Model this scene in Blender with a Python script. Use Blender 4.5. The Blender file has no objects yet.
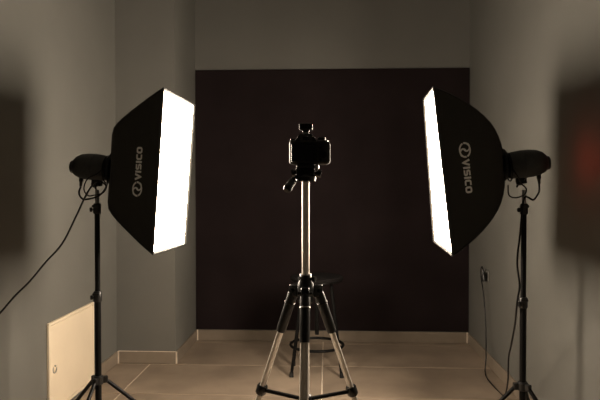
import bpy, bmesh, math, random
from mathutils import Vector, Matrix
random.seed(7)
PI = math.pi
S = bpy.context.scene
COL = S.collection

# ------------------------------------------------------------------ camera, world, exposure
cam_d = bpy.data.cameras.new('camera'); cam = bpy.data.objects.new('camera', cam_d); COL.objects.link(cam)
cam_d.sensor_width = 36.0; cam_d.lens = 36.0; cam_d.clip_start = 0.05
cam.location = (0, 0, 1.23)
cam.rotation_euler = (PI/2 - math.atan(12/600), 0, math.atan(27/600))
S.camera = cam
W = bpy.data.worlds.new('world'); S.world = W; W.use_nodes = True
W.node_tree.nodes['Background'].inputs[0].default_value = (0.02, 0.018, 0.016, 1)
W.node_tree.nodes['Background'].inputs[1].default_value = 0.2
S.view_settings.view_transform = 'Standard'; S.view_settings.look = 'None'
S.view_settings.gamma = 1.0; S.view_settings.use_curve_mapping = False
S.view_settings.exposure = 0.0
GLOW_L, GLOW_R = 42.0, 53.0      # radiance of the two lit softbox fronts
GLOW_COL = (1.0, 0.83, 0.65, 1)

# ------------------------------------------------------------------ materials
MATS = {}
def mat(name, col, rough=0.5, metal=0.0, var=0.0, scale=8.0, bump=0.0, bscale=60.0, spec=0.5, detail=4, objvar=0.0, stretch=None, coat=0.0):
    m = bpy.data.materials.new(name); m.use_nodes = True
    nt = m.node_tree; N = nt.nodes; Lk = nt.links
    b = N['Principled BSDF']
    b.inputs['Roughness'].default_value = rough; b.inputs['Metallic'].default_value = metal
    b.inputs['Specular IOR Level'].default_value = spec; b.inputs['Coat Weight'].default_value = coat
    tc = N.new('ShaderNodeTexCoord')
    src = tc.outputs['Object']
    if stretch:
        mp = N.new('ShaderNodeMapping'); mp.inputs['Scale'].default_value = stretch
        Lk.new(src, mp.inputs['Vector']); src = mp.outputs['Vector']
    n = N.new('ShaderNodeTexNoise'); n.inputs['Scale'].default_value = scale; n.inputs['Detail'].default_value = detail
    oi = N.new('ShaderNodeObjectInfo')
    if objvar:
        ad = N.new('ShaderNodeVectorMath'); ad.operation = 'ADD'
        mu = N.new('ShaderNodeMath'); mu.operation = 'MULTIPLY'; mu.inputs[1].default_value = 37.0
        Lk.new(oi.outputs['Random'], mu.inputs[0]); Lk.new(src, ad.inputs[0]); Lk.new(mu.outputs[0], ad.inputs[1]); src = ad.outputs[0]
    Lk.new(src, n.inputs['Vector'])
    r = N.new('ShaderNodeValToRGB')
    r.color_ramp.elements[0].position = 0.3; r.color_ramp.elements[1].position = 0.72
    lo = [max(0, c*(1-var)) for c in col[:3]]; hi = [min(1, c*(1+var)) for c in col[:3]]
    r.color_ramp.elements[0].color = (*lo, 1); r.color_ramp.elements[1].color = (*hi, 1)
    Lk.new(n.outputs['Fac'], r.inputs['Fac'])
    out = r.outputs['Color']
    if objvar:
        mr = N.new('ShaderNodeMapRange'); mr.inputs['To Min'].default_value = 1-objvar; mr.inputs['To Max'].default_value = 1+objvar
        Lk.new(oi.outputs['Random'], mr.inputs['Value'])
        mx = N.new('ShaderNodeVectorMath'); mx.operation = 'SCALE'
        Lk.new(out, mx.inputs[0]); Lk.new(mr.outputs[0], mx.inputs['Scale']); out = mx.outputs[0]
    Lk.new(out, b.inputs['Base Color'])
    if bump:
        n2 = N.new('ShaderNodeTexNoise'); n2.inputs['Scale'].default_value = bscale; n2.inputs['Detail'].default_value = 3
        Lk.new(src, n2.inputs['Vector'])
        bp = N.new('ShaderNodeBump'); bp.inputs['Strength'].default_value = bump; bp.inputs['Distance'].default_value = 0.004
        Lk.new(n2.outputs['Fac'], bp.inputs['Height']); Lk.new(bp.outputs['Normal'], b.inputs['Normal'])
    MATS[name] = m
    return m
def emit(name, col, strength, base=(0.8, 0.8, 0.8)):
    m = mat(name, base, 0.6)
    b = m.node_tree.nodes['Principled BSDF']
    b.inputs['Emission Color'].default_value = col; b.inputs['Emission Strength'].default_value = strength
    return m
mat('wall_paint', (0.156, 0.155, 0.141), 0.62, var=0.05, scale=3.0, bump=0.08, bscale=45)
mat('ceiling_paint', (0.14, 0.14, 0.133), 0.8, var=0.03)
mat('grout', (0.74, 0.64, 0.52), 0.85, var=0.12, scale=30)
mat('tile', (0.35, 0.277, 0.209), 0.42, var=0.22, scale=3.2, bump=0.05, bscale=30, detail=8, objvar=0.05)
mat('skirting', (0.265, 0.218, 0.168), 0.42, var=0.12, scale=7, detail=8, objvar=0.04)
mat('black_cloth', (0.0185, 0.0128, 0.0135), 0.9, var=0.2, scale=3.0, bump=0.15, bscale=260, spec=0.1)
mat('fabric', (0.028, 0.026, 0.021), 0.72, var=0.06, scale=25, bump=0.25, bscale=420, spec=0.25)
mat('piping', (0.010, 0.010, 0.009), 0.6, var=0.2, scale=40)
mat('black_plastic', (0.009, 0.009, 0.009), 0.38, var=0.2, scale=60, bump=0.05, bscale=500)
mat('gloss_plastic', (0.006, 0.006, 0.006), 0.2, var=0.2, scale=60)
mat('rubber', (0.010, 0.010, 0.010), 0.7, var=0.25, scale=90, bump=0.2, bscale=300)
mat('strobe_shell', (0.020, 0.020, 0.018), 0.5, var=0.2, scale=50, bump=0.08, bscale=500)
mat('black_metal', (0.005, 0.005, 0.005), 0.36, var=0.2, scale=40, spec=0.15)
mat('silver', (0.82, 0.76, 0.67), 0.5, metal=0.3, var=0.05, scale=20, stretch=(1, 1, 0.05))
mat('steel', (0.55, 0.54, 0.52), 0.28, metal=1.0, var=0.05, scale=30)
mat('cream_paint', (0.86, 0.74, 0.56), 0.5, var=0.03, scale=4, bump=0.03, bscale=80)
mat('white_print', (0.80, 0.79, 0.76), 0.7, var=0.04, scale=60)
mat('grey_plate', (0.13, 0.127, 0.118), 0.45, var=0.05)
mat('stool_seat', (0.008, 0.007, 0.007), 0.85, var=0.2, scale=30, spec=0.1)
mat('cord', (0.006, 0.006, 0.006), 0.4, var=0.2, scale=60, spec=0.2)
mat('lens_glass', (0.01, 0.01, 0.014), 0.05, var=0.1)
emit('glow_left', GLOW_COL, GLOW_L)
emit('glow_right', GLOW_COL, GLOW_R)
emit('red_display', (1.0, 0.035, 0.01, 1), 60.0, (0.3, 0.02, 0.01))
mat('dark_display', (0.03, 0.003, 0.003), 0.2)

# ------------------------------------------------------------------ mesh helpers
def frame_axes(d):
    d = Vector(d).normalized()
    a = Vector((0, 0, 1)) if abs(d.z) < 0.95 else Vector((1, 0, 0))
    u = d.cross(a).normalized(); v = d.cross(u).normalized()
    return d, u, v
class MB:
    def __init__(self): self.bm = bmesh.new()
    def box(self, lo, hi, bev=0.0, seg=2, M=None):
        b2 = bmesh.new(); bmesh.ops.create_cube(b2, size=1.0)
        lo = Vector(lo); hi = Vector(hi); c = (lo+hi)/2; s = hi-lo
        for v in b2.verts: v.co = Vector((v.co.x*s.x, v.co.y*s.y, v.co.z*s.z)) + c
        if bev: bmesh.ops.bevel(b2, geom=list(b2.edges), offset=bev, segments=seg, profile=0.5, affect='EDGES')
        self.merge(b2, M); return self
    def merge(self, b2, M=None):
        if M is not None: bmesh.ops.transform(b2, matrix=M, verts=b2.verts)
        me = bpy.data.meshes.new('tmp'); b2.to_mesh(me); b2.free(); self.bm.from_mesh(me); bpy.data.meshes.remove(me)
    def tube(self, pts, r, n=12, cap=True):
        pts = [Vector(p) for p in pts]; k = len(pts)
        rs = r if isinstance(r, (list, tuple)) else [r]*k
        rings = []; u = None
        for i, p in enumerate(pts):
            d = (pts[min(i+1, k-1)] - pts[max(i-1, 0)])
            if d.length < 1e-9: d = Vector((0, 0, 1))
            d.normalize()
            if u is None: _, u, v = frame_axes(d)
            else:
                u = (u - d*u.dot(d)).normalized(); v = d.cross(u)
            v = d.cross(u)
            rings.append([self.bm.verts.new(p + (u*math.cos(2*PI*j/n) + v*math.sin(2*PI*j/n))*rs[i]) for j in range(n)])
        for a, b in zip(rings, rings[1:]):
            for j in range(n): self.bm.faces.new((a[j], a[(j+1) % n], b[(j+1) % n], b[j]))
        if cap:
            self.bm.faces.new(list(reversed(rings[0]))); self.bm.faces.new(rings[-1])
        return self
    def lathe(self, prof, origin=(0, 0, 0), axis=(0, 0, 1), n=24):
        o = Vector(origin); d, u, v = frame_axes(axis)
        return self.tube2([(o + d*h, r) for h, r in prof], u, v, n)
    def tube2(self, cr, u, v, n):
        rings = [[self.bm.verts.new(c + (u*math.cos(2*PI*j/n) + v*math.sin(2*PI*j/n))*max(r, 1e-4)) for j in range(n)] for c, r in cr]
        for a, b in zip(rings, rings[1:]):
            for j in range(n): self.bm.faces.new((a[j], a[(j+1) % n], b[(j+1) % n], b[j]))
        self.bm.faces.new(list(reversed(rings[0]))); self.bm.faces.new(rings[-1])
        return self
    def torus(self, c, R, r, axis=(0, 0, 1), n=40, m=8, a0=0, a1=2*PI):
        c = Vector(c); d, u, v = frame_axes(axis); full = abs(a1-a0-2*PI) < 1e-6
        k = n if full else n+1
        pts = [c + (u*math.cos(a0+(a1-a0)*i/n) + v*math.sin(a0+(a1-a0)*i/n))*R for i in range(k)]
        if not full: return self.tube(pts, r, m)
        rings = []
        for p in pts:
            o = (p-c).normalized()
            rings.append([self.bm.verts.new(p + (o*math.cos(2*PI*j/m) + d*math.sin(2*PI*j/m))*r) for j in range(m)])
        for i in range(k):
            a, b = rings[i], rings[(i+1) % k]
            for j in range(m): self.bm.faces.new((a[j], a[(j+1) % m], b[(j+1) % m], b[j]))
        return self
    def loft(self, rings):
        R = [[self.bm.verts.new(p) for p in r] for r in rings]; n = len(R[0])
        for a, b in zip(R, R[1:]):
            for j in range(n): self.bm.faces.new((a[j], a[(j+1) % n], b[(j+1) % n], b[j]))
        self.bm.faces.new(list(reversed(R[0]))); self.bm.faces.new(R[-1])
        return self
    def build(self, name, material, parent=None, smooth=35, loc=None):
        bmesh.ops.recalc_face_normals(self.bm, faces=self.bm.faces)
        if loc is not None: bmesh.ops.translate(self.bm, verts=self.bm.verts, vec=-Vector(loc))
        me = bpy.data.meshes.new(name); self.bm.to_mesh(me); self.bm.free()
        me.materials.append(MATS[material])
        if smooth:
            for p in me.polygons: p.use_smooth = True
            try: me.set_sharp_from_angle(angle=math.radians(smooth))
            except Exception: pass
        o = bpy.data.objects.new(name, me); COL.objects.link(o)
        if loc is not None: o.location = loc
        if parent: o.parent = parent
        return o
def tag(o, label=None, cat=None, group=None, kind=None):
    if label: o['label'] = label
    if cat: o['category'] = cat
    if group: o['group'] = group
    if kind: o['kind'] = kind
    return o
def thing(name, label, cat, loc=(0, 0, 0), group=None, M=None):
    o = bpy.data.objects.new(name, None); COL.objects.link(o); o.empty_display_size = 0.05
    if M is not None: o.matrix_world = M
    else: o.location = loc
    return tag(o, label, cat, group)
def struct(name, label, cat, o): return tag(o, label, cat, kind='structure')
def smooth_path(pts, sub=6):
    P = [Vector(p) for p in pts]; P = [P[0]*2-P[1]] + P + [P[-1]*2-P[-2]]; out = []
    for i in range(1, len(P)-2):
        a, b, c, d = P[i-1:i+3]
        for k in range(sub):
            t = k/sub
            out.append(0.5*((2*b) + (c-a)*t + (2*a-5*b+4*c-d)*t*t + (3*b-a-3*c+d)*t**3))
    out.append(P[-2]); return out

# ------------------------------------------------------------------ the room
XL, XR, YB, YF, ZC = -1.475, 1.125, 4.80, -3.4, 2.95
CX, CY = -1.06, 4.135           # outer corner of the column in the left rear corner
def wall(name, lo, hi, label, m='wall_paint'):
    return tag(MB().box(lo, hi).build(name, m, smooth=0), label, 'wall' if m == 'wall_paint' else 'ceiling', kind='structure')
wall('wall_back', (XL-0.1, YB, -0.05), (XR+0.1, YB+0.1, ZC+0.1), 'grey painted end wall behind the black backdrop')
wall('wall_left', (XL-0.1, YF-0.1, -0.05), (XL, YB, ZC+0.1), 'grey painted side wall behind the cream hatch')
wall('wall_right', (XR, YF-0.1, -0.05), (XR+0.1, YB, ZC+0.1), 'grey painted side wall with the power socket')
wall('wall_front', (XL, YF-0.1, -0.05), (XR, YF, ZC+0.1), 'grey painted wall behind the viewpoint')
wall('wall_column', (XL, CY, -0.05), (CX, YB, ZC+0.05), 'grey painted boxed column in the rear corner')
wall('ceiling', (XL, YF, ZC), (XR, YB, ZC+0.1), 'pale ceiling above the studio', 'ceiling_paint')
fl = MB().box((XL-0.1, YF-0.1, -0.12), (XR+0.1, YB+0.1, -0.0035)).build('floor', 'grout', smooth=0)
tag(fl, 'greige floor of large rectangular stone-look tiles with pale joints', 'floor', kind='structure')
G = 0.0044
xs = [XL, -1.235, -0.03, XR]; ys = [YB]
y = 4.716
while y > YF: ys.append(y); y -= 0.598
ys.append(YF)
for j in range(len(ys)-1):
    for i in range(3):
        x0, x1, y0, y1 = xs[i]+G, xs[i+1]-G, ys[j+1]+G, ys[j]-G
        if y1 - y0 < 0.01: continue
        if y0 > CY-0.2 and x0 < CX:          # tiles stop at the column
            if x1 < CX: continue
            x0 = CX+G
        c = ((x0+x1)/2, (y0+y1)/2, 0)
        MB().box((x0, y0, -0.012), (x1, y1, 0), 0.0012, 1).build('floor_tile', 'tile', fl, smooth=0, loc=c)
def skirting(name, label, runs, beads=(), ledges=()):
    e = bpy.data.objects.new(name, None); COL.objects.link(e); tag(e, label, 'baseboard', kind='structure')
    for (x0, y0, x1, y1, cuts) in runs:      # a run along x or along y, 12 mm thick box given by corners
        along_x = abs(x1-x0) > abs(y1-y0)
        a, b = (x0, x1) if along_x else (y0, y1)
        pts = [a] + [c for c in cuts if a+0.03 < c < b-0.03] + [b]
        for p, q in zip(pts, pts[1:]):
            lo = (p+0.0012, y0, 0.0005) if along_x else (x0, p+0.0012, 0.0005)
            hi = (q-0.0012, y1, 0.084) if along_x else (x1, q-0.0012, 0.084)
            c = tuple((s+t)/2 for s, t in zip(lo, hi))
            MB().box(lo, hi, 0.0018, 1).build('skirting_tile', 'skirting', e, smooth=0, loc=c)
    for x, y in beads:                       # pale grout beads where two skirting runs meet
        MB().box((x-0.005, y-0.005, 0.0005), (x+0.005, y+0.005, 0.086), 0.001, 1).build('grout_bead', 'grout', e, smooth=0, loc=(x, y, 0.045))
    for x0, y0, x1, y1 in ledges:            # pale sealant line along the top edge
        MB().box((x0, y0, 0.0835), (x1, y1, 0.0875), 0.001, 1).build('sealant_line', 'grout', e, smooth=0, loc=((x0+x1)/2, (y0+y1)/2, 0.09))
T = 0.012
skirting('baseboard_back', 'tile skirting under the black backdrop', [(CX+T, YB-T, XR-T, YB, [-0.03])], [(CX+T+0.004, YB-T-0.002), (XR-T-0.003, YB-T-0.002)])
skirting('baseboard_right', 'tile skirting along the wall with the socket', [(XR-T, YF, XR, YB, [YB-0.6*k for k in range(12, 0, -1)])])
skirting('baseboard_left', 'tile skirting along the wall with the hatch', [(XL, YF, XL+T, 3.075, [YB-0.6*k for k in range(12, 0, -1)]), (XL, 3.695, XL+T, CY-T, [])])
skirting('baseboard_column', 'tile skirting wrapped around the boxed column', [(XL, CY-T, CX+T, CY, []), (CX, CY, CX+T, YB, [])], [(XL+T+0.003, CY-T-0.001), (CX+T-0.001, CY-T+0.001)], [(XL+T, CY-0.009, CX+T-0.002, CY-0.001)])

# ------------------------------------------------------------------ black backdrop on the end wall
bm = MB(); nx, nz = 40, 24; x0, x1, z0, z1 = -1.056, 1.119, 0.090, 2.168
rows = []
for k in range(nz+1):
    rows.append([])
    for i in range(nx+1):
        x = x0+(x1-x0)*i/nx; z = z0+(z1-z0)*k/nz
        dy = 0.0015*math.sin(x*9+0.6*math.sin(z*2)) + 0.001*math.sin(z*5+x*3)
        rows[-1].append((x, YB-0.0085+dy*min(1, (z1-z)*4), z))
F = [[bm.bm.verts.new(p) for p in r] for r in rows]
B = [[bm.bm.verts.new((p[0], YB-0.0015, p[2])) for p in r] for r in rows]
for k in range(nz):
    for i in range(nx):
        bm.bm.faces.new((F[k][i], F[k][i+1], F[k+1][i+1], F[k+1][i])); bm.bm.faces.new((B[k][i], B[k+1][i], B[k+1][i+1], B[k][i+1]))
for k in range(nz):
    bm.bm.faces.new((F[k][0], F[k+1][0], B[k+1][0], B[k][0])); bm.bm.faces.new((F[k][nx], B[k][nx], B[k+1][nx], F[k+1][nx]))
for i in range(nx):
    bm.bm.faces.new((F[0][i], B[0][i], B[0][i+1], F[0][i+1])); bm.bm.faces.new((F[nz][i], F[nz][i+1], B[nz][i+1], B[nz][i]))
bd = thing('backdrop', 'large black fabric backdrop covering the end wall above the skirting', 'backdrop', (0, YB, 0.094))
o = bm.build('cloth', 'black_cloth', bd, loc=(0, YB, 0.094)); o.location = (0, 0, 0)
o = MB().box((x0, YB-0.014, z1-0.004), (x1, YB-0.001, z1+0.006), 0.002, 1).build('top_batten', 'black_cloth', bd, loc=(0, YB, 0.094)); o.location = (0, 0, 0)

# ------------------------------------------------------------------ cream hatch low on the left wall
hx = XL; hy0, hy1, hz0, hz1 = 3.08, 3.69, 0.022, 0.516; fx = XL+0.0155
h = thing('access_hatch', 'low cream painted hatch door with a small pull on the left wall', 'hatch', (hx, (hy0+hy1)/2, hz0))
def hp(mb, name, m, parent=h): 
    o = mb.build(name, m, parent, loc=(hx, (hy0+hy1)/2, hz0)); o.location = (0, 0, 0); return o
b = 0.016
hp(MB().box((hx+0.001, hy0, hz1-b), (fx, hy1, hz1), 0.002, 1), 'frame_rail', 'cream_paint')
hp(MB().box((hx+0.001, hy0, hz0), (fx, hy1, hz0+b), 0.002, 1), 'frame_rail', 'cream_paint')
hp(MB().box((hx+0.001, hy0, hz0+b), (fx, hy0+b, hz1-b), 0.002, 1), 'frame_stile', 'cream_paint')
hp(MB().box((hx+0.001, hy1-b, hz0+b), (fx, hy1, hz1-b), 0.002, 1), 'frame_stile', 'cream_paint')
door = hp(MB().box((hx+0.002, hy0+b+0.002, hz0+b+0.002), (fx-0.002, hy1-b-0.002, hz1-b-0.003), 0.002, 1), 'door', 'cream_paint')
hp(MB().torus((fx-0.002, 3.145, 0.258), 0.021, 0.0036, (1, 0, 0), 18, 8, -0.6, PI+0.1).tube([(fx-0.004, 3.145, 0.258+0.016), (fx+0.006, 3.145, 0.258+0.016)], 0.004, 8), 'pull', 'steel', door)
for z in (0.13, 0.44):
    hp(MB().tube([(fx-0.003, hy1-b-0.004, z-0.02), (fx-0.003, hy1-b-0.004, z+0.02)], 0.004, 8), 'hinge', 'cream_paint')

# ------------------------------------------------------------------ softboxes
D, HH, HW = 0.288, 0.35, 0.24
PROF = [(0, 1.0), (0.12, 0.945), (0.25, 0.88), (0.4, 0.80), (0.55, 0.72), (0.7, 0.635), (0.8, 0.57), (0.87, 0.515), (0.92, 0.43), (0.96, 0.32), (1.0, 0.19)]
def prof(t):
    for (a, p), (b_, q) in zip(PROF, PROF[1:]):
        if t <= b_: return p + (q-p)*(t-a)/(b_-a)
    return PROF[-1][1]
def hhw(t): 
    p = prof(t); return HH*p, HW*p + 0.006*(1-p)
# letter strokes in a box 1 wide, 1 high
def rr(x0, y0, x1, y1, c, skip=()):
    pts = []
    for (cx, cy, a) in ((x1-c, y1-c, 0), (x0+c, y1-c, 90), (x0+c, y0+c, 180), (x1-c, y0+c, 270)):
        for k in range(5): 
            t = math.radians(a+90*k/4); pts.append((cx+c*math.cos(t), cy+c*math.sin(t)))
    return pts
q = 0.13
def Opath(): p = rr(q, q, 1-q, 1-q, 0.22); return p+[p[0]]
def Cpath():
    p = rr(q, q, 1-q, 1-q, 0.22); return [(1-q*0.4, 1-q)] + p[5:15] + [(1-q*0.4, q)]
def Spath():
    return [(0.97, 1-q), (0.3, 1-q), (0.18, 0.95-q), (q, 0.78), (q, 0.66), (0.2, 0.54), (0.34, 0.5), (0.66, 0.5), (0.8, 0.46), (1-q, 0.34), (1-q, 0.22), (0.82, 0.05+q), (0.7, q), (0.03, q)]
LET = {'V': ([[(0.06, 1.0), (0.5, 0.06), (0.94, 1.0)]], 1.0), 'I': ([[(0.5, 0), (0.5, 1)]], 0.42), 'S': ([Spath()], 0.95), 'C': ([Cpath()], 0.95), 'O': ([Opath()], 1.05)}
def strokes_word(word, cap, length):
    adv = [LET[c][1] for c in word]; gap = 0.14
    tot = sum(adv) + gap*(len(word)-1); k = length/tot; x = 0; out = []
    for c, a in zip(word, adv):
        for st in LET[c][0]:
            if c == 'I': out.append([(x*k + a*k/2, p[1]*cap) for p in st])
            else: out.append([((x + p[0]*a)*k, p[1]*cap) for p in st])
        x += a + gap
    return out
def ribbon(bmx, pts, w, place):
    pts = [Vector((p[0], p[1])) for p in pts]
    fine = []
    for a, c in zip(pts, pts[1:]):
        n = max(1, int((c-a).length/0.006))
        for i in range(n): fine.append(a + (c-a)*i/n)
    fine.append(pts[-1]); closed = (fine[0]-fine[-1]).length < 1e-6; k = len(fine); prev = None
    for i, p in enumerate(fine):
        d0 = (fine[i]-fine[i-1]) if i else ((fine[-1]-fine[-2]) if closed else fine[1]-fine[0])
        d1 = (fine[i+1]-fine[i]) if i < k-1 else ((fine[1]-fine[0]) if closed else d0)
        d0 = d0.normalized(); d1 = d1.normalized(); d = (d0+d1).normalized() if (d0+d1).length > 1e-6 else d0
        nrm = Vector((-d.y, d.x)); wid = w/2/max(0.5, d.dot(d1))
        a_, b_ = place(p + nrm*wid), place(p - nrm*wid)
        cur = [bmx.verts.new(a_[0]), bmx.verts.new(b_[0]), bmx.verts.new(b_[1]), bmx.verts.new(a_[1])]
        if prev:
            for j in range(4): bmx.faces.new((prev[j], prev[(j+1) % 4], cur[(j+1) % 4], cur[j]))
        elif not closed: bmx.faces.new(cur)
        prev = cur
    if not closed: bmx.faces.new(list(reversed(prev)))
def orient(center, nx_, ny_, tilt, roll, k=1.0):
    n = Vector((nx_*math.cos(tilt), ny_*math.cos(tilt), -math.sin(tilt))).normalized()
    w = Vector((0, 0, 1)).cross(n).normalized(); u = n.cross(w)
    w2 = w*math.cos(roll) + u*math.sin(roll); u2 = u*math.cos(roll) - w*math.sin(roll)
    M = Matrix((( n.x, w2.x, u2.x, center[0]), (n.y, w2.y, u2.y, center[1]), (n.z, w2.z, u2.z, center[2]), (0, 0, 0, 1)))
    return M @ Matrix.Scale(k, 4)
def softbox(label, M, near, glow, twist=0.0, profile=None):
    global PROF
    if profile: PROF = profile
    """local +x is the lit front, y across, z up; near = sign of y of the panel that carries the lettering"""
    root = thing('softbox', label, 'softbox', M=M, group='pair of softboxes')
    ts = [p[0] for p in PROF]
    def tw(x, y, z): return x + twist*(y/HW)*(z/HH)*max(0, 1+x/D)   # the sprung frame is slightly warped
    def warp(o_):
        for v in o_.data.vertices: v.co.x = tw(*v.co)
        return o_
    def panel(kind, sg):
        mb = MB(); o_, i_ = [], []
        for t in ts:
            a, b_ = hhw(t); ro, ri = [], []
            for k in range(9):
                f = -1 + 2*k/8; sag = 0.006*(1-f*f)*math.sin(PI*min(1, t*1.1))
                th = 0.004
                if kind == 'side': ro.append((-D*t, sg*(b_-sag), f*a)); ri.append((-D*t, sg*(b_-sag-th), f*(a-th)))
                else: ro.append((-D*t, f*b_, sg*(a-sag))); ri.append((-D*t, f*(b_-th), sg*(a-sag-th)))
            o_.append([mb.bm.verts.new(p) for p in ro]); i_.append([mb.bm.verts.new(p) for p in ri])
        n, m = len(ts), 9
        for i in range(n-1):
            for k in range(m-1):
                mb.bm.faces.new((o_[i][k], o_[i][k+1], o_[i+1][k+1], o_[i+1][k])); mb.bm.faces.new((i_[i][k], i_[i+1][k], i_[i+1][k+1], i_[i][k+1]))
            for k in (0, m-1): mb.bm.faces.new((o_[i][k], o_[i+1][k], i_[i+1][k], i_[i][k]))
        for i in (0, n-1):
            for k in range(m-1): mb.bm.faces.new((o_[i][k], o_[i][k+1], i_[i][k+1], i_[i][k]))
        return warp(mb.build('fabric_panel', 'fabric', root, smooth=50))
    pn = panel('side', near); panel('side', -near); panel('top', 1); panel('top', -1)
    for sy in (-1, 1):
        for sz in (-1, 1):
            warp(MB().tube([(-D*t, sy*hhw(t)[1], sz*hhw(t)[0]) for t in ts], 0.0032, 8).build('corner_seam', 'piping', root))
    # hem around the mouth
    mb = MB(); R = 0.004
    for (y0, z0, y1, z1) in ((-HW, HH, HW, HH), (-HW, -HH, HW, -HH), (-HW, -HH, -HW, HH), (HW, -HH, HW, HH)):
        mb.tube([(0.0, y0, z0), (0.0, y1, z1)], R, 8)
    warp(mb.build('hem', 'piping', root))
    # lit diffusion cloth, a slightly domed thin slab
    mb = MB(); nf, nb = [], []
    for i in range(13):
        a_, c_ = [], []
        for k in range(17):
            y = (HW-0.006)*(-1+2*i/12); z = (HH-0.006)*(-1+2*k/16)
            x = -0.006 + 0.006*(1-(y/HW)**2)*(1-(z/HH)**2)
            a_.append(mb.bm.verts.new((x, y, z))); c_.append(mb.bm.verts.new((x-0.003, y, z)))
        nf.append(a_); nb.append(c_)
    for i in range(12):
        for k in range(16):
            mb.bm.faces.new((nf[i][k], nf[i+1][k], nf[i+1][k+1], nf[i][k+1])); mb.bm.faces.new((nb[i][k], nb[i][k+1], nb[i+1][k+1], nb[i+1][k]))
    for i in range(12):
        for k in (0, 16): mb.bm.faces.new((nf[i][k], nb[i][k], nb[i+1][k], nf[i+1][k]))
    for k in range(16):
        for i in (0, 12): mb.bm.faces.new((nf[i][k], nf[i][k+1], nb[i][k+1], nb[i][k]))
    tag(warp(mb.build('diffuser', glow, root)), 'glowing white diffusion cloth')
    # mounting ring and collar
    a, b_ = hhw(1.0)
    MB().box((-D-0.006, -b_-0.004, -a-0.004), (-D+0.002, b_+0.004, a+0.004), 0.003, 1).build('back_plate', 'fabric', root)
    ring = MB().lathe([(-0.002, 0.066), (0.002, 0.070), (0.014, 0.070), (0.018, 0.066)], (-D-0.004, 0, 0), (-1, 0, 0), 32).build('speed_ring', 'black_metal', root)
    # printing on the near panel: reads along the height
    def place(p, s):                       # p.x along the word, p.y cap direction (towards the back)
        t = p.y/0.345; zz = p.x*s
        a_, b2 = hhw(max(0, min(1, t)))
        f = zz/a_; sag = 0.006*(1-f*f)*math.sin(PI*min(1, t*1.1))
        yv = near*(b2-sag)
        return (Vector((-D*t, yv+near*0.0012, zz)), Vector((-D*t, yv-near*0.0008, zz)))
    s = 1 if near < 0 else -1
    base, cap, length = 0.106, 0.037, 0.140
    mb = MB()
    for st in strokes_word('VISICO', cap, length):
        ribbon(mb.bm, [(x-0.043+0.002, y+base) for x, y in st], 0.0088, lambda p: place(p, s))
    tag(warp(mb.build('lettering', 'white_print', pn, smooth=0)), 'white printed word VISICO')
    mb = MB(); cx, cy, R1 = -0.081, base+cap*0.5, 0.029
    for ph in (0, PI):
        pts = [(cx+R1*math.cos(t)*1.0, cy+R1*0.95*math.sin(t)) for t in [ph+0.35+(PI*0.95)*k/16 for k in range(17)]]
        sw = [(cx+0.5*R1*math.cos(ph+PI/2+0.9) + 0.56*R1*math.cos(t), cy+0.5*R1*math.sin(ph+PI/2+0.9)+0.56*R1*math.sin(t)) for t in [ph+2.6+(-PI*1.15)*k/14 for k in range(15)]]
        ribbon(mb.bm, pts, 0.0078, lambda p: place(p, s)); ribbon(mb.bm, sw, 0.0070, lambda p: place(p, s))
    tag(warp(mb.build('emblem', 'white_print', pn, smooth=0)), 'white round swirl emblem')
    return root
rad = math.radians
KL, KR = 0.967, 0.985
ML = orient((-0.696*KL, 2.732*KL, 1.23+0.068*KL), math.cos(rad(2.9)), math.sin(rad(-2.9)), rad(4.0), rad(-0.4), KL)
MR = orient((0.488*KR, 2.734*KR, 1.23+0.075*KR), -math.cos(rad(2.8)), math.sin(rad(2.8)), rad(5.7), rad(-2.2), KR)
softbox('black softbox on the left stand, lit front turned right, white lettering reading upward', ML, -1, 'glow_left')
softbox('black softbox on the right stand, narrow lit front turned left, lettering reading downward', MR, 1, 'glow_right', 0.0075,
        [(0, 1.0), (0.12, 0.95), (0.25, 0.89), (0.38, 0.825), (0.5, 0.755), (0.6, 0.69), (0.7, 0.615), (0.79, 0.535), (0.86, 0.455), (0.92, 0.365), (0.965, 0.275), (1.0, 0.19)])

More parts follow.
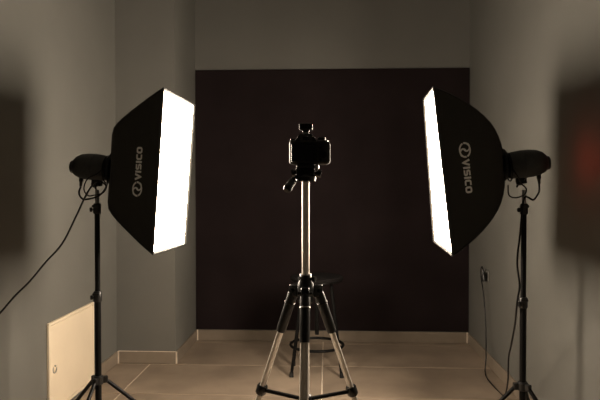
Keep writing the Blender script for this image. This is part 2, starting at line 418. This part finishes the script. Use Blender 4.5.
# ------------------------------------------------------------------ flash heads
def strobe(label, M, lit, drop):
    root = thing('studio_flash', label, 'flash head', M=M @ Matrix.Translation((-D-0.024, 0, -drop)) @ Matrix.Diagonal((0.92, 0.95, 0.95, 1)), group='pair of studio flash heads')
    # bullet-shaped shell with a flattened underside, front at x = 0, rear towards -x
    rings = []
    for x, r, zc in ((-0.002, 0.058, 0), (-0.006, 0.064, 0), (-0.03, 0.068, 0.001), (-0.07, 0.071, 0.002), (-0.11, 0.070, 0.003), (-0.145, 0.064, 0.004), (-0.17, 0.053, 0.004), (-0.187, 0.038, 0.003), (-0.196, 0.020, 0.002)):
        ring = []
        for j in range(32):
            a = 2*PI*j/32; cz = math.sin(a)*r
            if cz < -0.82*r: cz = -0.82*r
            ring.append((x, math.cos(a)*r, zc+cz))
        rings.append(ring)
    shell = MB().loft(rings).build('housing', 'strobe_shell', root)
    MB().torus((-0.012, 0, 0), 0.066, 0.0035, (1, 0, 0), 36, 8).build('front_collar', 'black_metal', shell)
    MB().torus((-0.075, 0, 0.002), 0.0708, 0.0018, (1, 0, 0), 36, 6).build('housing_seam', 'black_plastic', shell)
    MB().torus((-0.197, 0, 0.002), 0.026, 0.006, (1, 0, 0), 32, 10).build('rear_hood', 'strobe_shell', root)
    MB().box((-0.1995, -0.014, 0.001), (-0.196, 0.014, 0.017), 0.001, 1).build('display', 'red_display' if lit else 'dark_display', root)
    for y in (-0.011, 0.011):
        MB().lathe([(0, 0.006), (0.006, 0.005)], (-0.195, y*0.8, -0.010), (-1, 0, 0), 14).build('knob', 'gloss_plastic', root)
    # bracket that clamps onto the stand
    br = MB().box((-0.088, -0.016, -0.084), (-0.040, 0.016, -0.050), 0.004, 2).build('bracket', 'black_metal', root)
    MB().lathe([(0, 0.017), (0.014, 0.017), (0.018, 0.012)], (-0.064, -0.017, -0.075), (0, -1, 0), 18).build('tilt_knob', 'black_plastic', br)
    MB().tube([(-0.064, -0.03, -0.075), (-0.05, -0.036, -0.10)], [0.006, 0.0045], 10).build('tilt_lever', 'black_plastic', br)
    MB().tube([(-0.148, 0, -0.048), (-0.148, 0, -0.066), (-0.148, 0, -0.070), (-0.148, 0, -0.092)], [0.011, 0.011, 0.008, 0.0065], 12).build('power_plug', 'black_plastic', root)
    return root
sl = strobe('dark flash head behind the left softbox, long cord hanging to the wall', ML, False, 0.005)
sr = strobe('dark flash head behind the right softbox, close to the wall', MR, True, 0.014)

# ------------------------------------------------------------------ light stands
def light_stand(label, x, y, top, zc, hub, azs, slope, knob):
    root = thing('light_stand', label, 'light stand', (x, y, 0), 'pair of light stands')
    MB().tube([(0, 0, hub-0.16), (0, 0, zc)], 0.0145, 16).build('pole', 'black_metal', root)
    MB().tube([(0, 0, zc-0.02), (0, 0, top-0.075)], 0.0118, 16).build('pole', 'black_metal', root)
    MB().tube([(0, 0, top-0.10), (0, 0, top)], 0.009, 14).build('spigot', 'steel', root)
    for z, r in ((zc, 0.0195), (top-0.085, 0.0175)):
        c = MB().lathe([(-0.024, r*0.9), (-0.020, r), (0.018, r), (0.024, r*0.8)], (0, 0, z), (0, 0, 1), 18).build('clamp_collar', 'black_plastic', root)
        MB().tube([(0, 0, z-0.004), (knob*0.018, -0.010, z-0.004), (knob*0.019, -0.0105, z-0.004), (knob*0.028, -0.015, z-0.004)], [0.005, 0.005, 0.0105, 0.0105], 12).build('clamp_knob', 'black_plastic', c)
        MB().box((-0.016, -0.024, z+0.006), (0.016, -0.012, z+0.018), 0.003, 1).build('clamp_lug', 'black_plastic', c)
    MB().lathe([(-0.02, 0.02), (-0.016, 0.024), (0.014, 0.024), (0.02, 0.018)], (0, 0, hub), (0, 0, 1), 18).build('leg_hub', 'black_plastic', root)
    low = hub-0.15
    MB().lathe([(-0.014, 0.018), (-0.01, 0.021), (0.01, 0.021), (0.014, 0.018)], (0, 0, low), (0, 0, 1), 18).build('brace_hub', 'black_plastic', root)
    for a in azs:
        d = Vector((math.cos(rad(a)), math.sin(rad(a)), 0)); p0 = d*0.030 + Vector((0, 0, hub)); L = hub-0.012
        p1 = d*(0.030+slope*L) + Vector((0, 0, 0.012))
        lg = MB().tube([p0, p1], 0.0088, 12).build('leg', 'black_metal', root)
        MB().tube([p1+(p0-p1)*0.06, p1], [0.0105, 0.0115], 12).build('rubber_foot', 'rubber', lg)
        MB().box((0.012, -0.011, hub-0.016), (0.042, 0.011, hub+0.014), 0.003, 1, Matrix.Rotation(rad(a), 4, 'Z')).build('hinge_lug', 'black_plastic', lg)
        mid = p0.lerp(p1, 0.55)
        MB().tube([d*0.018+Vector((0, 0, low)), mid], 0.0055, 8).build('brace', 'black_metal', root)
    return root
light_stand('black light stand in front of the cream hatch', -1.034, 2.657, 1.222, 0.741, 0.362, (25, 145, 265), 1.08, -1)
light_stand('black light stand beside the right wall, power cord down its pole', 0.872, 2.70, 1.222, 0.721, 0.348, (62, 182, 302), 1.0, -1)

# ------------------------------------------------------------------ tripod
TX, TY = -0.071, 2.0
tp = thing('tripod', 'silver and black camera tripod standing in the middle', 'tripod', (TX, TY, 0))
MB().tube([(0, 0, 0.53), (0, 0, 1.256)], 0.0128, 20).build('centre_column', 'silver', tp)
sh = MB().lathe([(0.846, 0.022), (0.85, 0.026), (0.895, 0.028), (0.912, 0.026), (0.922, 0.022), (0.94, 0.019), (0.943, 0.0165)], n=24).build('shoulder', 'black_plastic', tp)
MB().torus((0, 0, 0.941), 0.0165, 0.003, n=24, m=8).build('collar', 'steel', sh)
MB().tube([(0.016, -0.01, 0.928), (0.022, -0.014, 0.928), (0.023, -0.015, 0.928), (0.034, -0.02, 0.928)], [0.005, 0.005, 0.010, 0.009], 14).build('column_knob', 'gloss_plastic', sh)
MB().tube([(-0.012, -0.015, 0.928), (-0.022, -0.022, 0.931)], [0.006, 0.007], 10).build('crank_stub', 'gloss_plastic', sh)
zl = 0.522; sl_ = 0.376
def legp(d, z): return d*(0.045 + sl_*(0.888-z)) + Vector((0, 0, z))
for az in (-90, 30, 150):
    d = Vector((math.cos(rad(az)), math.sin(rad(az)), 0)); side = Vector((-d.y, d.x, 0))
    Mz = Matrix.Rotation(rad(az), 4, 'Z')
    # knuckle
    kn = MB().box((0.018, -0.015, 0.862), (0.060, 0.015, 0.905), 0.007, 3, Mz).build('leg_knuckle', 'gloss_plastic', tp)
    MB().tube([d*0.046+side*-0.024+Vector((0, 0, 0.885)), d*0.046+side*0.024+Vector((0, 0, 0.885))], 0.006, 14).build('pivot_bolt', 'gloss_plastic', kn)
    lg = MB()
    dirv = (legp(d, 0.5)-legp(d, 0.8)).normalized()
    # black upper sleeve
    lg.tube([legp(d, 0.885), legp(d, 0.87), legp(d, 0.75), legp(d, 0.738)], [0.014, 0.0172, 0.0168, 0.0155], 16)
    leg = lg.build('leg', 'black_plastic', tp)
    MB().torus(legp(d, 0.842), 0.0168, 0.0022, dirv, 24, 8).build('sleeve_band', 'steel' if az == -90 else 'gloss_plastic', leg)
    t2 = MB()
    for s in (-1, 1): t2.tube([legp(d, 0.75)+side*0.0062*s, legp(d, zl-0.01)+side*0.0062*s], 0.0078, 14)
    t2.build('silver_tube', 'silver', leg)
    MB().tube([legp(d, zl+0.016), legp(d, zl+0.011), legp(d, zl-0.012), legp(d, zl-0.018)], [0.0165, 0.0195, 0.0195, 0.015], 16).build('leg_lock', 'gloss_plastic', leg)
    MB().tube([legp(d, zl-0.02), legp(d, 0.25)], 0.0105, 14).build('lower_tube', 'silver', leg)
    MB().tube([legp(d, 0.27), legp(d, 0.262), legp(d, 0.235), legp(d, 0.225)], [0.013, 0.0165, 0.0165, 0.012], 14).build('leg_lock', 'gloss_plastic', leg)
    MB().tube([legp(d, 0.25), legp(d, 0.03)], 0.0085, 14).build('lower_tube', 'silver', leg)
    MB().tube([legp(d, 0.045), legp(d, 0.02), Vector((legp(d, 0.02).x, legp(d, 0.02).y, 0.0))], [0.011, 0.014, 0.015], 14).build('rubber_foot', 'rubber', leg)
    bar = MB().box((0.012, -0.0055, zl-0.008), (legp(Vector((1, 0, 0)), zl).x, 0.0055, zl+0.004), 0.002, 1, Mz).build('spreader_bar', 'black_metal', tp)
MB().lathe([(0.500, 0.012), (0.504, 0.02), (0.535, 0.02), (0.54, 0.014)], n=18).build('spreader_hub', 'black_plastic', tp)
# pan head
hd = MB().lathe([(1.250, 0.020), (1.253, 0.034), (1.268, 0.036), (1.274, 0.03)], n=26).build('pan_base', 'gloss_plastic', tp)
MB().box((-0.033, -0.024, 1.270), (0.031, 0.026, 1.297), 0.007, 3).build('tilt_block', 'gloss_plastic', tp)
MB().tube([(0.028, 0, 1.28), (0.036, 0, 1.28), (0.037, 0, 1.28), (0.051, 0, 1.277)], [0.006, 0.006, 0.014, 0.012], 16).build('pan_knob', 'gloss_plastic', tp)
MB().tube([(-0.030, 0, 1.282), (-0.038, 0, 1.282), (-0.039, 0, 1.282), (-0.047, 0, 1.28)], [0.006, 0.006, 0.015, 0.013], 16).build('tilt_knob', 'gloss_plastic', tp)
MB().box((-0.030, -0.028, 1.296), (0.030, 0.030, 1.3065), 0.003, 2).build('camera_plate', 'black_plastic', tp)
MB().lathe([(0, 0.006), (0.012, 0.0075), (0.014, 0.005)], (0.030, -0.012, 1.299), (1, -0.2, 0.1), 12).build('plate_lever', 'steel', tp)
hn = MB().tube([(-0.030, -0.01, 1.268), (-0.046, -0.035, 1.252)], 0.0055, 10).build('handle', 'black_metal', tp)
MB().tube(smooth_path([(-0.038, -0.03, 1.258), (-0.044, -0.041, 1.248), (-0.053, -0.056, 1.233), (-0.060, -0.066, 1.221)], 3), [0.008, 0.012, 0.0135, 0.0140, 0.0140, 0.0135, 0.0145, 0.0150, 0.0140, 0.010], 14).build('grip', 'gloss_plastic', hn)

# ------------------------------------------------------------------ camera on the tripod (seen from behind)
KX, KY, KZ = -0.058, 2.0, 1.3072
cm = thing('dslr_camera', 'black camera on top of the tripod, pointed at the backdrop', 'camera', (KX, KY, KZ))
body = MB().box((-0.067, -0.020, 0), (0.062, 0.030, 0.082), 0.011, 4).build('body', 'black_plastic', cm)
MB().box((0.036, -0.021, 0.002), (0.0695, 0.052, 0.077), 0.012, 4).build('hand_grip', 'rubber', cm)
rings = []
for z, hx_, y0, y1 in ((0.076, 0.036, -0.022, 0.034), (0.086, 0.030, -0.024, 0.036), (0.096, 0.024, -0.024, 0.036), (0.1015, 0.018, -0.020, 0.030)):
    rings.append([(-0.012+sx*hx_, yy, z) for sx, yy in ((-1, y0), (1, y0), (1.05, y0+0.006), (0.95, y1), (-0.95, y1), (-1.05, y0+0.006))])
pr = MB().loft(rings).build('viewfinder_hump', 'black_plastic', cm)
MB().box((-0.030, -0.031, 0.074), (0.006, -0.018, 0.094), 0.004, 2).build('eyecup', 'rubber', pr)
MB().box((-0.022, -0.032, 0.079), (-0.002, -0.0305, 0.090), 0.0, 1).build('eyepiece_glass', 'lens_glass', pr)
MB().box((-0.022, -0.016, 0.101), (-0.002, 0.008, 0.1045), 0.001, 1).build('hot_shoe', 'steel', pr)
scr = MB().box((-0.060, -0.0255, 0.008), (0.024, -0.0185, 0.068), 0.003, 2).build('screen', 'gloss_plastic', cm)
MB().box((-0.056, -0.0262, 0.012), (0.020, -0.0252, 0.064), 0.0, 1).build('screen_glass', 'lens_glass', scr)
MB().lathe([(0, 0.014), (0.009, 0.014), (0.011, 0.012)], (0.040, 0.004, 0.081), (0, 0, 1), 24).build('mode_dial', 'black_plastic', cm)
MB().lathe([(0, 0.008), (0.005, 0.0075)], (0.054, 0.03, 0.078), (0, 0.2, 1), 16).build('shutter_button', 'steel', cm)
MB().lathe([(0, 0.012), (0.004, 0.011)], (0.045, -0.0205, 0.034), (0, -1, 0), 20).build('control_pad', 'gloss_plastic', cm)
for z in (0.056, 0.016): MB().lathe([(0, 0.0045), (0.003, 0.004)], (0.036, -0.0205, z), (0, -1, 0), 12).build('button', 'gloss_plastic', cm)
for x in (-0.066, 0.066): MB().torus((x, 0.002, 0.074), 0.006, 0.0015, (1, 0, 0), 18, 6).build('strap_lug', 'steel', cm)
MB().box((-0.064, -0.010, 0.079), (-0.048, 0.012, 0.087), 0.003, 2).build('dial_block', 'gloss_plastic', cm)
ln = MB().lathe([(0, 0.034), (0.006, 0.034), (0.010, 0.031), (0.035, 0.031), (0.036, 0.033), (0.06, 0.033), (0.062, 0.031), (0.075, 0.030), (0.078, 0.027)], (-0.012, 0.029, 0.040), (0, 1, 0), 32).build('lens', 'black_plastic', cm)
MB().lathe([(0, 0.024), (0.003, 0.018), (0.0045, 0.004)], (-0.012, 0.1065, 0.040), (0, 1, 0), 28).build('front_glass', 'lens_glass', ln)
MB().torus((-0.012, 0.078, 0.040), 0.0328, 0.0018, (0, 1, 0), 32, 6).build('focus_ring', 'rubber', ln)
ft = thing('flash_trigger', 'small black wireless trigger on top of the camera', 'flash trigger', (KX-0.012, KY-0.004, KZ+0.1046))
MB().box((-0.009, -0.010, 0), (0.009, 0.010, 0.003), 0.0006, 1).build('shoe_foot', 'steel', ft)
tb = MB().box((-0.012, -0.012, 0.003), (0.012, 0.018, 0.010), 0.003, 2).build('neck', 'gloss_plastic', ft)
MB().box((-0.0225, -0.020, 0.009), (0.0225, 0.034, 0.0315), 0.004, 3).build('case', 'gloss_plastic', ft)
MB().lathe([(0, 0.0035), (0.002, 0.003)], (0.008, -0.0205, 0.021), (0, -1, 0), 12).build('test_button', 'black_plastic', ft)

# ------------------------------------------------------------------ stool
SX, SY = -0.067, 4.0
st = thing('bar_stool', 'dark round screw stool behind the tripod', 'stool', (SX, SY, 0))
seat = MB().lathe([(0.608, 0.150), (0.612, 0.168), (0.622, 0.176), (0.634, 0.176), (0.642, 0.170), (0.645, 0.150), (0.642, 0.02)], n=44).build('seat', 'stool_seat', st)
MB().torus((0, 0, 0.614), 0.170, 0.0035, n=44, m=8).build('seat_rim', 'black_metal', seat)
MB().tube([(0, 0, 0.25), (0, 0, 0.61)], 0.0135, 16).build('screw_stem', 'black_metal', st)
MB().lathe([(0.575, 0.05), (0.58, 0.056), (0.602, 0.060), (0.609, 0.10)], n=22).build('stem_nut', 'black_metal', st)
for sx in (-1, 1):
    for sy in (-1, 1):
        lg = MB().tube([(sx*0.092, sy*0.066, 0.607), (sx*0.142, sy*0.107, 0.182), (sx*0.164, sy*0.125, 0.012)], 0.0105, 10).build('leg', 'black_metal', st)
        MB().tube([(sx*0.1625, sy*0.1235, 0.03), (sx*0.1645, sy*0.1255, 0.0)], [0.013, 0.0145], 12).build('foot_cap', 'rubber', lg)
MB().torus((0, 0, 0.182), 0.176, 0.0095, n=48, m=10).build('foot_ring', 'black_metal', st)

# ------------------------------------------------------------------ cords, plugs, sockets
def outlet(label, x, y, z, sgn):
    o_ = thing('wall_socket', label, 'socket', (x, y, z))
    MB().box((0, -0.040, -0.040), (sgn*0.009, 0.040, 0.040), 0.003, 1).build('face_plate', 'wall_paint', o_) if sgn > 0 else MB().box((-0.009, -0.040, -0.040), (0, 0.040, 0.040), 0.003, 1).build('face_plate', 'wall_paint', o_)
    MB().lathe([(0, 0.021), (0.003, 0.021), (0.0035, 0.018)], (sgn*0.0088, 0, 0), (sgn, 0, 0), 24).build('socket_well', 'black_plastic', o_)
    return o_
def cord(label, pts, r=0.0036, plug=None):
    root = thing('power_cord', label, 'cord', pts[0])
    o_ = MB().tube(smooth_path(pts, 6), r, 8).build('cable', 'cord', root, loc=pts[0]); o_.location = (0, 0, 0)
    if plug:
        a, b_ = Vector(plug[0]), Vector(plug[1])
        p_ = MB().tube([a, a.lerp(b_, 0.45), a.lerp(b_, 0.55), b_], [0.019, 0.0185, 0.013, 0.006], 16).build('plug', 'black_plastic', root, loc=pts[0]); p_.location = (0, 0, 0)
    return root
outlet('dark wall socket with a plug low on the right wall', XR, 4.235, 0.618, -1)
outlet('dark wall socket low on the left wall nearest the viewpoint', XL, 2.335, 0.62, 1)
def wpt(M, p): return tuple(M @ Matrix.Translation((-D-0.024, 0, 0)) @ Matrix.Diagonal((0.92, 1, 1, 1)) @ Vector(p))
def nearer(p, k): return (p[0]*k, p[1]*k, 1.23+(p[2]-1.23)*k)
pl = wpt(ML, (-0.148, 0, -0.094)); prr = wpt(MR, (-0.148, 0, -0.094))
cord('black power cord sagging from the left flash head to the wall',
     [pl, (pl[0]-0.004, pl[1]-0.01, 1.21), (pl[0]+0.018, 2.625, 1.186), *[nearer(p, 0.967) for p in ((-1.10, 2.700, 1.178), (-1.04, 2.70, 1.196), (-1.01, 2.705, 1.24), (-1.035, 2.66, 1.262), (-1.066, 2.665, 1.232), (-1.108, 2.69, 1.178), (-1.149, 2.700, 1.10))], (-1.176, 2.612, 0.982), (-1.238, 2.587, 0.904), (-1.282, 2.531, 0.828), (-1.327, 2.489, 0.77), (-1.371, 2.45, 0.705), (-1.41, 2.40, 0.655), (-1.425, 2.352, 0.625)],
     0.0042, ((XL+0.012, 2.335, 0.62), (-1.425, 2.350, 0.625)))
cord('black power cord looping from the right flash head down the pole to the socket',
     [(prr[0], prr[1], prr[2]-0.008), (prr[0], prr[1], 1.215), (prr[0]-0.02, 2.655, 1.19), *[nearer(p, 0.988) for p in ((0.905, 2.685, 1.178), (0.872, 2.686, 1.19), (0.862, 2.690, 1.132), (0.852, 2.690, 1.021), (0.842, 2.692, 0.901), (0.853, 2.692, 0.80), (0.8495, 2.705, 0.742), (0.8495, 2.722, 0.69))], (0.864, 2.79, 0.60), (0.890, 2.93, 0.47), (0.914, 3.05, 0.374), (0.957, 3.2, 0.215), (1.005, 3.4, 0.075), (1.04, 3.572, 0.004), (1.03, 3.80, 0.004), (1.043, 3.98, 0.006), (1.06, 4.03, 0.10), (1.08, 4.11, 0.231), (1.085, 4.159, 0.392), (1.085, 4.215, 0.52), (1.082, 4.268, 0.615), (1.084, 4.268, 0.664), (1.087, 4.254, 0.678), (1.088, 4.237, 0.660)],
     0.0042, ((XR-0.022, 4.235, 0.580), (1.088, 4.236, 0.662)))
def loop(label, M, pts):
    P = [wpt(M, p) for p in pts]
    o_ = thing('sync_lead', label, 'cord', P[0])
    c = MB().tube(smooth_path(P, 6), 0.003, 8).build('cable', 'cord', o_, loc=P[0]); c.location = (0, 0, 0)
loop('thin black lead looped under the left flash head', ML, [(-0.012, -0.069, -0.01), (-0.03, -0.082, -0.03), (-0.075, -0.080, -0.055), (-0.10, -0.060, -0.10), (-0.085, -0.045, -0.130), (-0.05, -0.045, -0.126), (0.0, -0.055, -0.11), (0.018, -0.06, -0.07), (0.014, -0.068, -0.03)])
loop('thin black lead looped under the right flash head', MR, [(-0.012, 0.069, -0.025), (-0.024, 0.078, -0.05), (-0.05, 0.050, -0.09), (-0.075, 0.035, -0.118), (-0.062, 0.032, -0.142), (-0.02, 0.035, -0.15), (0.012, 0.05, -0.135), (0.016, 0.062, -0.09)])
